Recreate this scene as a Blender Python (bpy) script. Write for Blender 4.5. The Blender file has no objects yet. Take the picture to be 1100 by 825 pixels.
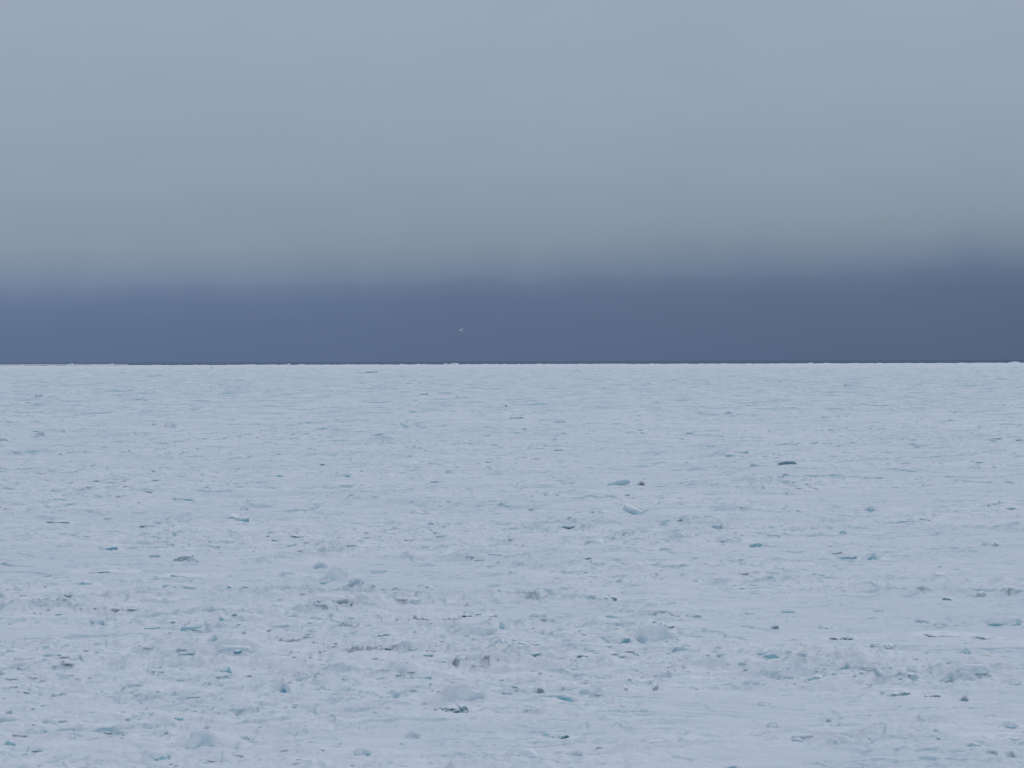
import bpy, bmesh, math, random
import numpy as np
from mathutils import Matrix, Vector, Euler

random.seed(7)
RNG = np.random.default_rng(11)
R = math.radians
S = bpy.context.scene
COL = S.collection

# ------------------------------------------------------------------ camera
CAM_Z, FPX = 10.3, 3473.0          # eye height over the water; focal length in px of the 1100 px wide photograph
SURF = 0.30                        # mean height of the ice surface over the water
cam_d = bpy.data.cameras.new('camera')
cam_d.sensor_width = 36.0
cam_d.lens = FPX / 1100.0 * 36.0
cam_d.clip_start = 0.5
cam_d.clip_end = 400000.0
cam = bpy.data.objects.new('camera', cam_d)
COL.objects.link(cam)
CAM_ROT = Matrix.Rotation(R(90 - 0.417), 3, 'X') @ Matrix.Rotation(R(-0.175), 3, 'Z')
cam.matrix_world = Matrix.Translation((0, 0, CAM_Z)) @ CAM_ROT.to_4x4()
S.camera = cam


def ray(px, py):
    return CAM_ROT @ Vector(((px - 550) / FPX, -(py - 412.5) / FPX, -1.0))


def at(px, py, z=SURF):
    """The point of the ice surface that the photograph shows at (px, py)."""
    d = ray(px, py)
    t = (z - CAM_Z) / d.z
    return Vector((d.x * t, d.y * t, z))


# ------------------------------------------------------------------ noise
_tab = np.random.default_rng(3).random((256, 256)) * 2 * math.pi
_gx, _gy = np.cos(_tab).astype(np.float32), np.sin(_tab).astype(np.float32)


def perlin(x, y, s=0):
    x = x + 17.31 * s
    y = y - 9.73 * s
    xi, yi = np.floor(x).astype(np.int64), np.floor(y).astype(np.int64)
    fx, fy = (x - xi).astype(np.float32), (y - yi).astype(np.float32)
    x0, x1, y0, y1 = xi & 255, (xi + 1) & 255, yi & 255, (yi + 1) & 255
    u = fx * fx * fx * (fx * (fx * 6 - 15) + 10)
    v = fy * fy * fy * (fy * (fy * 6 - 15) + 10)
    n00 = _gx[x0, y0] * fx + _gy[x0, y0] * fy
    n10 = _gx[x1, y0] * (fx - 1) + _gy[x1, y0] * fy
    n01 = _gx[x0, y1] * fx + _gy[x0, y1] * (fy - 1)
    n11 = _gx[x1, y1] * (fx - 1) + _gy[x1, y1] * (fy - 1)
    a = n00 + u * (n10 - n00)
    b = n01 + u * (n11 - n01)
    return 1.5 * (a + v * (b - a))


def sstep(a, b, x):
    t = np.clip((x - a) / (b - a), 0, 1)
    return t * t * (3 - 2 * t)


_jx = np.random.default_rng(5).random((256, 256)).astype(np.float32)
_jy = np.random.default_rng(6).random((256, 256)).astype(np.float32)
_jh = np.random.default_rng(8).random((256, 256)).astype(np.float32)


def cells(x, y):
    """Floes: distance to the border of the cell, a random number per cell, the number of the neighbour."""
    xi, yi = np.floor(x).astype(np.int64), np.floor(y).astype(np.int64)
    f1 = np.full(x.shape, 9.0, np.float32); f2 = f1.copy()
    h1 = np.zeros(x.shape, np.float32); h2 = h1.copy()
    for dx in (-1, 0, 1):
        for dy in (-1, 0, 1):
            cx, cy = (xi + dx) & 255, (yi + dy) & 255
            d = np.hypot(xi + dx + _jx[cx, cy] - x, yi + dy + _jy[cx, cy] - y).astype(np.float32)
            h = _jh[cx, cy]
            n1 = d < f1
            n2 = (~n1) & (d < f2)
            f2 = np.where(n1, f1, np.where(n2, d, f2)); h2 = np.where(n1, h1, np.where(n2, h, h2))
            f1 = np.where(n1, d, f1); h1 = np.where(n1, h, h1)
    return f2 - f1, h1, h2


def height(x, y, sp):
    """Height of the pack ice, how bare its edges are and how dark its cracks are. SP: spacing of the mesh there."""
    d = np.hypot(x, y)
    wx = x + 2.2 * perlin(x / 5, y / 5, 1) + .5 * perlin(x / 1.1, y / 1.1, 2)
    wy = y + 2.2 * perlin(x / 5, y / 5, 3) + .5 * perlin(x / 1.1, y / 1.1, 4)
    eA, hA, gA = cells(wx / 17, wy / 13)
    eB, hB, gB = cells(wx / 5.2 + 40, wy / 4.2 + 11)
    eC, hC, gC = cells(wx / 1.7 + 90, wy / 1.5 + 71)
    near = sstep(1100, 450, d)
    lines = 0 * d
    rub = sstep(-.38, .34, perlin(x / 26, y / 26, 9) + .6 * perlin(x / 8, y / 8, 10))       # where the floes are crushed
    z = SURF + .10 * (hA - .5) + (.03 + .06 * rub) * (hB - .5) + .09 * rub * near * (hC - .5)
    z = z + .10 * perlin(x / 60, y / 60, 5) + .05 * perlin(x / 12, y / 12, 6)
    ridge = sstep(.22, .0, eA) * sstep(-.05, .5, perlin(x / 21, y / 21, 12))
    fine = sstep(.5, .2, sp)
    lump = np.abs(perlin(x / 2.2, y / 1.1, 13)) + .6 * np.abs(perlin(x / .95, y / .5, 14)) * fine + .4 * np.abs(perlin(x / .33, y / .3, 25)) * fine
    z = z + .30 * ridge * (.35 + lump) + .17 * rub * (lump - .2)
    z = z + (.012 + .03 * rub) * perlin(x / .8, y / .8, 15) * sstep(.6, .3, sp) + .035 * perlin(x / 2.6, y / 1.7, 16)
    z = z + (.03 + .075 * rub) * sstep(700, 250, d) * (sstep(.0, .65, perlin(x / 4.2, y / 2.2, 71)) + .6 * sstep(.05, .6, perlin(x / 1.9, y / .9, 72)))   # pillows of snow
    far = sstep(350, 1400, d)
    z = z + far * (.22 * np.abs(perlin(x / 14, y / 18, 17)) + .7 * sstep(.40, .9, perlin(x / 20, y / 40, 18)))
    z = z + sstep(1800, 5000, d) * (.9 * sstep(.3, .85, perlin(x / 50, y / 160, 19)))
    z = z + sstep(5500, 7500, d) * 1.5 * sstep(.15, .9, perlin(x / 11, y / 300, 26))
    # thin rafted sheets and wind-cut steps, a few centimetres each
    q = sstep(900, 300, d)
    for k, (ax, ay, hh, s0) in enumerate(((4.0, 1.7, .035, 60), (1.5, .8, .018, 62), (11.0, 5.0, .07, 64))):
        t = 3.0 * perlin(x / ax, y / ay, s0) + .7 * perlin(x / (ax * .3), y / (ay * .4), s0 + 1)
        fr = t - np.floor(t)
        w = (q if k < 2 else sstep(120, 400, d) * sstep(3500, 1200, d)) * sstep(-.35, .3, perlin(x / (ax * 2.3), y / (ay * 3.1), s0 + 5))
        z = z + hh * w * (np.floor(t) + sstep(.72, 1, fr))
        up = np.gradient(t, axis=0)
        lines = lines + w * sstep(.66, .80, fr) * (up > 0) * (.30 + .35 * np.clip(perlin(x / (ax * .5), y / ay, s0 + 9), -.6, 1))
    # bare edges: the broken side of a floe that stands above its neighbour, about a hand wide
    def rim_of(e, size, cut):
        return sstep(1.5 * sp + .06, .35 * sp, e * size)
    fadeB = sstep(2600, 700, d)
    mA = rim_of(eA, 15, 0) * np.clip(np.abs(hA - gA) * 1.7, 0, 1) * sstep(-.25, .2, perlin(x / 9, y / 9, 20)) * sstep(6000, 2500, d)
    mB = rim_of(eB, 4.7, 0) * np.clip(np.abs(hB - gB) * 1.3, 0, 1) * sstep(-.15, .35, perlin(x / 6, y / 6, 21)) * fadeB
    mC = rim_of(eC, 1.6, 0) * np.clip(np.abs(hC - gC), 0, 1) * (.25 + .75 * rub) * sstep(-.05, .45, perlin(x / 3.5, y / 3.5, 22)) * sstep(520, 200, d)
    bare = np.clip(.75 * mA + .65 * mB + .7 * mC + lines, 0, 1)
    z = z - .05 * mA - .03 * mB
    patch = np.clip((1 - .85 * rub) * (.75 + .5 * perlin(x / 15, y / 11, 23) + .35 * perlin(x / 2.2, y / 2.0, 24)), 0, 1)   # wind-packed, wetter snow
    return z, bare, patch


# ------------------------------------------------------------------ materials
def new_mat(name):
    m = bpy.data.materials.new(name)
    m.use_nodes = True
    nt = m.node_tree
    nt.nodes.clear()
    out = nt.nodes.new('ShaderNodeOutputMaterial')
    p = nt.nodes.new('ShaderNodeBsdfPrincipled')
    nt.links.new(p.outputs[0], out.inputs[0])
    return m, nt, p


def node(nt, kind, **kw):
    n = nt.nodes.new(kind)
    for k, v in kw.items():
        if k.startswith('i_'):
            n.inputs[int(k[2:]) if k[2:].isdigit() else k[2:]].default_value = v
        else:
            setattr(n, k, v)
    return n


def mixrgb(nt, a, b, fac):
    n = node(nt, 'ShaderNodeMix', data_type='RGBA')
    for i, v in ((0, fac), (6, a), (7, b)):
        if hasattr(v, 'is_output'):
            nt.links.new(v, n.inputs[i])
        else:
            n.inputs[i].default_value = v if i == 0 else (*v, 1)
    return n.outputs[2]


def noise(nt, scale, detail=3, vec=None, rough=.55):
    n = node(nt, 'ShaderNodeTexNoise')
    n.inputs['Scale'].default_value = scale
    n.inputs['Detail'].default_value = detail
    n.inputs['Roughness'].default_value = rough
    if vec is not None:
        nt.links.new(vec, n.inputs['Vector'])
    return n.outputs[0]


def maprange(nt, v, a, b, c=0., d=1.):
    n = node(nt, 'ShaderNodeMapRange', interpolation_type='SMOOTHSTEP')
    nt.links.new(v, n.inputs[0])
    for i, q in enumerate((a, b, c, d)):
        n.inputs[i + 1].default_value = q
    return n.outputs[0]


def math_m(nt, op, a, b):
    n = node(nt, 'ShaderNodeMath', operation=op)
    for i, q in enumerate((a, b)):
        if hasattr(q, 'is_output'):
            nt.links.new(q, n.inputs[i])
        else:
            n.inputs[i].default_value = q
    return n.outputs[0]


def attr(nt, name):
    return node(nt, 'ShaderNodeAttribute', attribute_name=name).outputs['Fac']


SNOW = (.805, .82, .842)
SNOW2 = (.728, .748, .783)


def snow_colour(nt, vec):
    """Fresh and wind-packed snow, a little uneven."""
    f = maprange(nt, noise(nt, .9, 5, vec), .38, .68)
    g = maprange(nt, noise(nt, 6.0, 4, vec), .40, .70)
    c = mixrgb(nt, SNOW, SNOW2, f)
    return mixrgb(nt, c, (.76, .775, .80), g)


def bump(nt, p, vec, parts, dist=.05):
    prev = None
    for sc, st in parts:
        b = node(nt, 'ShaderNodeBump')
        b.inputs['Strength'].default_value = st
        b.inputs['Distance'].default_value = dist
        nt.links.new(noise(nt, sc, 4, vec), b.inputs['Height'])
        if prev is not None:
            nt.links.new(prev, b.inputs['Normal'])
        prev = b.outputs[0]
    nt.links.new(prev, p.inputs['Normal'])


def geo_pos(nt):
    return node(nt, 'ShaderNodeNewGeometry').outputs['Position']


def mat_field():
    m, nt, p = new_mat('snow_and_bare_ice')
    v0 = geo_pos(nt)
    vm = node(nt, 'ShaderNodeVectorMath', operation='MULTIPLY')
    vm.inputs[1].default_value = (.42, 1, 1)
    nt.links.new(v0, vm.inputs[0])
    v = vm.outputs[0]
    c = snow_colour(nt, v)
    st = maprange(nt, noise(nt, 1.1, 6, v, .7), .46, .60)
    s2 = maprange(nt, noise(nt, 4.2, 6, v, .75), .48, .62)
    c = mixrgb(nt, c, (.678, .71, .75), math_m(nt, 'MULTIPLY', s2, .42))
    c = mixrgb(nt, c, (.672, .698, .742), math_m(nt, 'MULTIPLY', st, .62))
    c = mixrgb(nt, c, (.655, .692, .738), maprange(nt, attr(nt, 'patch'), 0, 1, 0, .7))
    c = mixrgb(nt, c, (.28, .455, .52), attr(nt, 'bare'))
    c = mixrgb(nt, c, (.13, .185, .22), attr(nt, 'crack'))  # shade of the gaps, painted into the cracks as dark colour
    nt.links.new(c, p.inputs['Base Color'])
    p.inputs['Roughness'].default_value = .8
    p.inputs['Specular IOR Level'].default_value = .2
    bump(nt, p, v, ((2.2, .7), (9, .55)), .07)
    return m


def mat_snow(name):
    m, nt, p = new_mat(name)
    v = geo_pos(nt)
    nt.links.new(snow_colour(nt, v), p.inputs['Base Color'])
    p.inputs['Roughness'].default_value = .85
    p.inputs['Specular IOR Level'].default_value = .2
    bump(nt, p, v, ((5, .5), (18, .3)), .03)
    return m


def mat_ice(name, col, deep):
    """Ice that shows where the snow has come off ('bare' on the mesh), veined lighter and darker."""
    m, nt, p = new_mat(name)
    v = geo_pos(nt)
    f = maprange(nt, noise(nt, 4.5, 5, v, .65), .35, .68)
    ice = mixrgb(nt, col, deep, f)
    c = mixrgb(nt, snow_colour(nt, v), ice, attr(nt, 'bare'))
    nt.links.new(c, p.inputs['Base Color'])
    p.inputs['Roughness'].default_value = .55
    p.inputs['Specular IOR Level'].default_value = .3
    bump(nt, p, v, ((4, .5), (14, .35)), .04)
    return m


M_FIELD = mat_field()
M_SNOW = mat_snow('loose_snow')
ICE = {
    'pale': mat_ice('pale_blue_ice', (.66, .745, .79), (.57, .675, .73)),
    'dull': mat_ice('dull_blue_ice', (.56, .68, .73), (.48, .61, .67)),
    'grey': mat_ice('grey_ice', (.47, .60, .66), (.37, .51, .57)),
    'teal': mat_ice('teal_ice', (.35, .58, .64), (.23, .47, .53)),
    'aqua': mat_ice('aqua_ice', (.40, .63, .68), (.27, .52, .58)),
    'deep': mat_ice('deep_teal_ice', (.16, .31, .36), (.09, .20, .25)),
    'blue': mat_ice('blue_ice', (.22, .46, .58), (.10, .27, .39)),
    'dark': mat_ice('dark_ice_and_shade', (.16, .21, .25), (.09, .12, .15)),  # tone of dark chunks; in slits and notches the shade, painted in
}


# ------------------------------------------------------------------ mesh helpers
def mesh_np(name, verts, faces, mat, attrs=None, smooth=True):
    me = bpy.data.meshes.new(name)
    n, k = len(verts), faces.shape[1]
    me.vertices.add(n)
    me.vertices.foreach_set('co', np.ascontiguousarray(verts, np.float32).ravel())
    me.loops.add(faces.size)
    me.loops.foreach_set('vertex_index', np.ascontiguousarray(faces, np.int32).ravel())
    me.polygons.add(len(faces))
    me.polygons.foreach_set('loop_start', np.arange(0, faces.size, k, dtype=np.int32))
    me.polygons.foreach_set('use_smooth', np.full(len(faces), smooth))
    me.update(calc_edges=True)
    for a, v in (attrs or {}).items():
        me.attributes.new(a, 'FLOAT', 'POINT').data.foreach_set('value', np.ascontiguousarray(v, np.float32).ravel())
    if mat is not None:
        me.materials.append(mat)
    return me


def link(name, me, loc=(0, 0, 0), rz=0., parent=None):
    o = bpy.data.objects.new(name, me)
    o.location = loc
    o.rotation_euler = (0, 0, rz)
    if parent is not None:
        o.parent = parent
    COL.objects.link(o)
    return o


def tag(o, label=None, cat=None, group=None, kind=None):
    for k, v in (('label', label), ('category', cat), ('group', group), ('kind', kind)):
        if v:
            o[k] = v
    return o


def ico(level):
    bm = bmesh.new()
    bmesh.ops.create_icosphere(bm, subdivisions=level, radius=1)
    bm.verts.ensure_lookup_table()
    v = np.array([q.co[:] for q in bm.verts], np.float32)
    f = np.array([[q.index for q in p.verts] for p in bm.faces], np.int32)
    bm.free()
    return v, f


ICO2, ICO3, ICO5 = ico(1), ico(2), ico(5)


def noise3(v, sc, s):
    a, b, c = v[:, 0] * sc, v[:, 1] * sc, v[:, 2] * sc
    return (perlin(a + .31 * c, b, s) + perlin(b + .27 * a, c, s + 1) + perlin(c + .23 * b, a, s + 2)) / 1.8


def vnormals(v, f):
    n = np.zeros_like(v)
    t = np.cross(v[f[:, 1]] - v[f[:, 0]], v[f[:, 2]] - v[f[:, 0]])
    for k in range(3):
        np.add.at(n, f[:, k], t)
    return n / (np.linalg.norm(n, axis=1, keepdims=True) + 1e-9)


# ------------------------------------------------------------------ the ice blocks of the photograph
# x, y, width, height in the photograph; shape; ice colour; tilt; name of the landmark; where it lies
# shapes: L lump, B angular block, S slab on edge, W wedge, P flat plate of floe with a broken front
BLOCKS = [
 # bottom of the field
 (225, 797, 46, 19, 'B', 'dull', 0, 'broad pale blue block with flat face', 'sunk in snow close to the bottom edge'),
 (302, 742, 15, 11, 'W', 'blue', 0, 'deep blue wedge under white crest', 'on smooth snow near the bottom'),
 (485, 764, 30, 8, 'P', 'deep', 0, 'hummock with dark teal undercut mouth', 'alone on smooth snow near the bottom'),
 (499, 752, 40, 16, 'L', 'pale', 0, 'pale rounded heap', 'resting on top of the dark undercut mouth'),
 (452, 729, 24, 6, 'L', 'teal', 0, 'low teal hump with soft top', 'between long thin cracks'),
 (407, 727, 16, 6, 'L', 'grey', 0, 'greyish hump beside low teal hump', 'on flat snow'),
 (326, 729, 24, 7, 'P', 'grey', 0, 'grey ledge above the deep blue wedge', 'with broken dark front'),
 (389, 807, 16, 7, 'L', 'teal', 0, 'small teal hump at the bottom edge', 'with white snow around it'),
 (443, 787, 14, 7, 'W', 'grey', 20, 'small leaning grey wedge', 'below the dark undercut mouth'),
 (544, 744, 10, 6, 'L', 'grey', 0, 'round grey lump in crushed snow', 'near the bottom middle'),
 (600, 751, 32, 11, 'L', 'teal', 0, 'wide pale teal mound', 'just in front of a long dark crack'),
 (596, 789, 26, 5, 'P', 'teal', 0, 'thin teal ledge under white snow', 'near the bottom middle'),
 (620, 804, 11, 5, 'L', 'grey', 0, 'small grey hump below the thin teal ledge', 'near the bottom edge'),
 (564, 811, 34, 10, 'B', 'pale', 0, 'pale teal slab lying flat', 'at the bottom edge beside a white round lump'),
 (554, 814, 10, 8, 'L', 'pale', 0, 'white round lump', 'touching the end of the pale flat slab'),
 (787, 822, 18, 6, 'L', 'teal', 0, 'teal hump cut by the bottom edge', 'in white crushed snow'),
 (816, 785, 20, 3, 'P', 'deep', 0, 'strong teal slit under a snow lip', 'close to the bottom edge'),
 (821, 754, 12, 4, 'L', 'grey', 0, 'faint grey hump above the strong teal slit', 'on smooth snow'),
 (830, 778, 12, 5, 'L', 'grey', 0, 'grey lump behind the strong teal slit', 'on crushed snow'),
 (900, 794, 22, 7, 'W', 'pale', -15, 'pale ridge piece sloping down', 'in crushed snow near the bottom edge'),
 (857, 793, 12, 5, 'L', 'grey', 0, 'grey hump beside the pale ridge piece', 'near the bottom edge'),
 (1046, 800, 14, 6, 'L', 'grey', 0, 'rounded grey hump near the bottom corner', 'on smooth snow'),
 (1077, 794, 46, 3, 'P', 'grey', 0, 'long grey ledge at the bottom corner', 'under a smooth snow lip'),
 (1086, 782, 14, 7, 'W', 'teal', 10, 'small dark notch block', 'above the long grey ledge'),
 (961, 746, 32, 5, 'P', 'teal', 0, 'wide teal ledge with toothed lower rim', 'on smooth snow'),
 (1000, 746, 20, 4, 'P', 'teal', 0, 'shorter teal ledge', 'in line with the wide toothed ledge'),
 (1036, 749, 9, 7, 'W', 'deep', 0, 'small dark teal tooth', 'at the end of the row of teal ledges'),
 (1047, 727, 30, 10, 'L', 'pale', 0, 'faint cyan mound', 'behind the dark teal tooth'),
 (1091, 736, 12, 6, 'L', 'grey', 0, 'grey lump by the faint cyan mound', 'close to the picture edge'),
 (874, 729, 20, 6, 'S', 'teal', 22, 'low teal slab rising to one side', 'in smooth snow'),
 (862, 709, 9, 5, 'L', 'grey', 0, 'small grey knob', 'behind the low rising teal slab'),
 (829, 707, 16, 6, 'L', 'teal', 0, 'pale teal hump', 'beside the small grey knob'),
 (951, 703, 26, 5, 'P', 'grey', 0, 'grey broken ledge', 'half way along a crushed ridge'),
 (1037, 699, 11, 7, 'W', 'teal', 0, 'teal notch with white crest', 'near the end of the crushed ridge'),
 (54, 712, 20, 6, 'L', 'teal', 0, 'bright aqua hump in white snow', 'near the bottom corner'),
 (8, 735, 30, 3, 'P', 'deep', 0, 'aqua slit running off the picture', 'under a low snow lip'),
 (25, 746, 12, 3, 'P', 'grey', 0, 'short grey slit below the aqua slit', 'on smooth snow'),
 (58, 748, 6, 5, 'L', 'grey', 0, 'first of two dark round knobs', 'sitting side by side on snow'),
 (67, 748, 7, 5, 'L', 'grey', 0, 'second of two dark round knobs', 'the larger one of the pair'),
 (9, 766, 9, 7, 'W', 'grey', 10, 'grey notched knob', 'near the bottom corner in crushed snow'),
 (10, 797, 9, 8, 'L', 'teal', 0, 'upright teal knob at the bottom corner', 'on smooth snow'),
 (98, 823, 22, 9, 'L', 'teal', 0, 'bluish dome cut by the bottom edge', 'with white snow on both sides'),
 (141, 741, 20, 7, 'L', 'grey', 0, 'soft grey mound', 'on the rim of a large smooth floe'),
 (165, 812, 30, 8, 'L', 'teal', 0, 'long rounded grey teal heap', 'in front of the broad pale block'),
 (133, 784, 8, 4, 'P', 'dark', 0, 'tiny dark notch', 'behind the long rounded heap'),
 (186, 714, 12, 4, 'L', 'teal', 0, 'small faint teal hump', 'below the long thin crack'),
 (241, 722, 13, 8, 'W', 'teal', 25, 'leaning teal shard', 'below the big mound with blue spot'),
 (267, 792, 14, 6, 'W', 'grey', -12, 'dark leaning chunk', 'behind the broad pale block'),
 # y 650 - 710
 (252, 697, 44, 12, 'L', 'pale', 0, 'big smooth mound', 'with a dark blue spot of clear ice at its foot'),
 (256, 701, 9, 3, 'L', 'blue', 0, '+foot', ''),
 (229, 690, 10, 8, 'W', 'teal', 0, 'teal notch', 'on the shoulder of the big smooth mound'),
 (205, 676, 21, 8, 'S', 'teal', 18, 'tilted grey teal slab with sharp tip', 'behind the big smooth mound'),
 (184, 684, 9, 2, 'P', 'dark', 0, 'short black slit', 'below the tilted slab with sharp tip'),
 (243, 668, 16, 6, 'B', 'teal', 0, 'square pale teal block', 'behind the tilted slab with sharp tip'),
 (275, 695, 10, 8, 'L', 'teal', 0, 'greenish knob', 'at the end of the big smooth mound'),
 (52, 692, 20, 6, 'L', 'pale', 0, 'pale lump in smooth snow', 'above the aqua hump'),
 (104, 669, 16, 8, 'L', 'teal', 0, 'dusky teal lump', 'on level snow'),
 (66, 652, 12, 5, 'L', 'grey', 0, 'pale grey hump', 'above the dusky teal lump'),
 (161, 644, 22, 5, 'L', 'blue', 0, 'strong blue lens', 'in white snow'),
 (184, 645, 15, 3, 'L', 'teal', 0, 'small teal lens', 'beside the strong blue lens'),
 (132, 650, 28, 4, 'L', 'pale', 0, 'long faint hump', 'below the strong blue lens'),
 (494, 677, 17, 11, 'W', 'blue', 12, 'bright cyan wedge', 'under the dark teal overhang'),
 (506, 662, 28, 6, 'P', 'deep', 0, 'dark teal overhang', 'at the end of the long black crack'),
 (539, 676, 5, 10, 'S', 'teal', 80, 'narrow upright cyan slab', 'standing beside the bright cyan wedge'),
 (515, 678, 30, 12, 'L', 'pale', 0, 'large white rubble heap', 'between the cyan wedge and the upright slab'),
 (533, 692, 20, 9, 'W', 'grey', 0, 'peaked grey mound', 'in front of the narrow upright slab'),
 (565, 694, 36, 6, 'P', 'blue', 0, 'wide slate blue lens', 'under a white snow cap'),
 (616, 689, 24, 7, 'L', 'pale', 0, 'pale arched lump with dark foot', 'beside the wide slate blue lens'),
 (660, 686, 32, 11, 'L', 'teal', 0, 'rounded dome with blue foot', 'beside the big flat faced block'),
 (705, 682, 34, 18, 'B', 'dull', 0, 'big flat faced pale block', 'with straight sides'),
 (736, 688, 24, 4, 'P', 'teal', 0, '+foot', ''),
 (712, 674, 22, 5, 'P', 'deep', 0, 'dark ledge', 'on top of the big flat faced block'),
 (598, 685, 14, 7, 'L', 'pale', 0, 'bluish rounded lump', 'behind the pale arched lump'),
 (578, 665, 20, 7, 'L', 'grey', 0, 'crumbled grey heap', 'behind the wide slate blue lens'),
 (657, 667, 14, 4, 'L', 'teal', 0, 'thin teal hump', 'behind the dome with blue foot'),
 (685, 706, 18, 5, 'W', 'teal', -15, 'grey teal shard pointing sideways', 'in front of the big flat faced block'),
 (706, 699, 12, 5, 'L', 'teal', 0, 'faint teal patch of ice', 'just below the big flat faced block'),
 (647, 714, 44, 3, 'P', 'teal', 0, 'long teal streak', 'along the edge of a smooth floe'),
 (570, 714, 22, 4, 'P', 'teal', 0, 'faint aqua ledge', 'beyond the end of the long teal streak'),
 (774, 709, 7, 5, 'L', 'grey', 0, 'small dark pebble like lump', 'on white snow'),
 (821, 705, 14, 7, 'L', 'teal', 0, 'aqua mound', 'beside the pale teal hump'),
 (905, 686, 24, 3, 'P', 'deep', 0, 'blue green slit', 'under a smooth snow lip'),
 (887, 674, 14, 5, 'L', 'teal', 0, 'soft teal hump', 'behind the blue green slit'),
 (832, 674, 9, 5, 'W', 'deep', 0, 'small dark teal wedge', 'in pale snow'),
 (847, 657, 14, 4, 'L', 'teal', 0, 'low teal cushion', 'behind the small dark teal wedge'),
 (1079, 669, 34, 10, 'B', 'teal', 0, 'large aqua slab with ragged rim', 'close to the picture edge'),
 (1017, 684, 42, 3, 'P', 'teal', 0, 'long fine teal ledge', 'below the large aqua slab'),
 (1057, 687, 24, 4, 'P', 'grey', 0, 'arched dark ledge', 'below the large aqua slab'),
 (991, 669, 14, 5, 'L', 'grey', 0, 'grey cushion', 'half way between two teal ledges'),
 (745, 662, 14, 6, 'L', 'grey', 0, 'grey snow capped lump', 'behind the big flat faced block'),
 (651, 647, 22, 5, 'L', 'deep', 0, 'dark grey teal hump', 'behind a wide smooth floe'),
 # y 600 - 650
 (1019, 644, 11, 4, 'L', 'deep', 0, 'small vivid teal lens', 'in front of the long dark crack'),
 (1082, 628, 24, 9, 'L', 'pale', 0, 'pale ridge hump', 'behind the long dark crack'),
 (1032, 610, 14, 3, 'L', 'teal', 0, 'thin teal lens', 'beside a short dark slit'),
 (1010, 620, 16, 5, 'L', 'pale', 0, 'faint pale hump', 'below the thin teal lens'),
 (879, 617, 13, 5, 'L', 'teal', 0, 'teal cushion', 'alone on level snow'),
 (831, 616, 16, 4, 'L', 'pale', 0, 'soft bluish hump', 'beside the lone teal cushion'),
 (748, 624, 14, 3, 'L', 'grey', 0, 'flat grey hump', 'on the rim of the wide smooth floe'),
 (454, 630, 13, 4, 'W', 'teal', 0, 'small teal tooth', 'on level snow'),
 (382, 634, 16, 8, 'L', 'grey', 0, 'grey rounded boulder of ice', 'beside a ragged line of rubble'),
 (361, 617, 18, 14, 'B', 'pale', 0, 'tall pale block', 'standing behind the grey rounded boulder'),
 (344, 606, 13, 9, 'B', 'grey', 0, 'squarish grey block', 'behind the tall pale block'),
 (310, 616, 22, 6, 'L', 'teal', 0, 'teal green lens', 'beside the tall pale block'),
 (349, 627, 10, 4, 'S', 'teal', 22, 'small sloping teal sliver', 'at the foot of the tall pale block'),
 (339, 657, 17, 4, 'W', 'blue', 12, 'bright blue sliver', 'under a long white mound'),
 (352, 651, 40, 8, 'L', 'pale', 0, 'long white mound', 'lying over the bright blue sliver'),
 (297, 665, 13, 4, 'L', 'blue', 0, 'small blue teal lens', 'beside the long white mound'),
 (301, 675, 20, 5, 'L', 'grey', 0, 'greyish low hump', 'below the small blue teal lens'),
 (391, 651, 17, 8, 'L', 'pale', 0, 'blue grey hump', 'at the other end of the long white mound'),
 (199, 633, 20, 7, 'L', 'grey', 0, 'slate blue lump', 'in a row with teal humps'),
 (182, 632, 16, 5, 'L', 'teal', 0, 'pale teal half of a pair', 'beside the slate blue lump'),
 (239, 630, 22, 5, 'W', 'teal', 8, 'long teal hump', 'in a row with the slate blue lump'),
 (261, 631, 12, 4, 'L', 'deep', 0, 'dark teal end piece', 'of the row with the slate blue lump'),
 (86, 627, 21, 5, 'W', 'teal', 8, 'teal ramp of ice', 'on level snow'),
 (51, 619, 10, 5, 'W', 'grey', 0, 'small peaked grey lump', 'behind the teal ramp'),
 (112, 614, 38, 5, 'L', 'pale', 4, 'long rising pale ridge', 'behind the teal ramp'),
 (204, 618, 40, 4, 'L', 'teal', 0, 'long faint teal hump', 'behind the slate blue lump'),
 (196, 601, 20, 8, 'S', 'deep', 20, 'tilted slab with dark teal edge', 'rising to one side'),
 (207, 603, 12, 5, 'L', 'grey', 0, 'grey lump leaning on the tilted slab', 'with dark teal edge'),
 (166, 596, 11, 6, 'L', 'grey', 0, 'small dusky lump', 'beside the tilted slab with dark teal edge'),
 (630, 602, 11, 4, 'W', 'deep', 0, 'small dark teal chip', 'on level snow'),
 (504, 599, 8, 4, 'L', 'grey', 0, 'small grey stone like lump', 'alone on level snow'),
 # y 540 - 600
 (116, 589, 18, 6, 'L', 'blue', 0, 'bright sky blue hump', 'in white snow'),
 (69, 585, 15, 5, 'L', 'grey', 0, 'faint grey cushion', 'beside the bright sky blue hump'),
 (230, 584, 10, 5, 'L', 'grey', 0, 'small grey knob in snow', 'below the big grey teal lump'),
 (60, 561, 22, 4, 'L', 'deep', 0, 'dark teal lens', 'standing out alone in white snow'),
 (250, 558, 20, 7, 'L', 'grey', 0, 'big grey teal lump', 'with a teal tail'),
 (263, 560, 14, 5, 'L', 'teal', 0, '+tail', ''),
 (262, 547, 9, 5, 'L', 'grey', 0, 'small round grey lump', 'behind the big grey teal lump'),
 (195, 537, 22, 5, 'L', 'teal', 0, 'flat pale teal lump', 'on distant level snow'),
 (225, 508, 18, 4, 'L', 'teal', 0, 'far pale teal hump', 'beyond the flat pale teal lump'),
 (7, 542, 11, 3, 'L', 'teal', 0, 'small teal lens at the picture edge', 'on level snow'),
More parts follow.
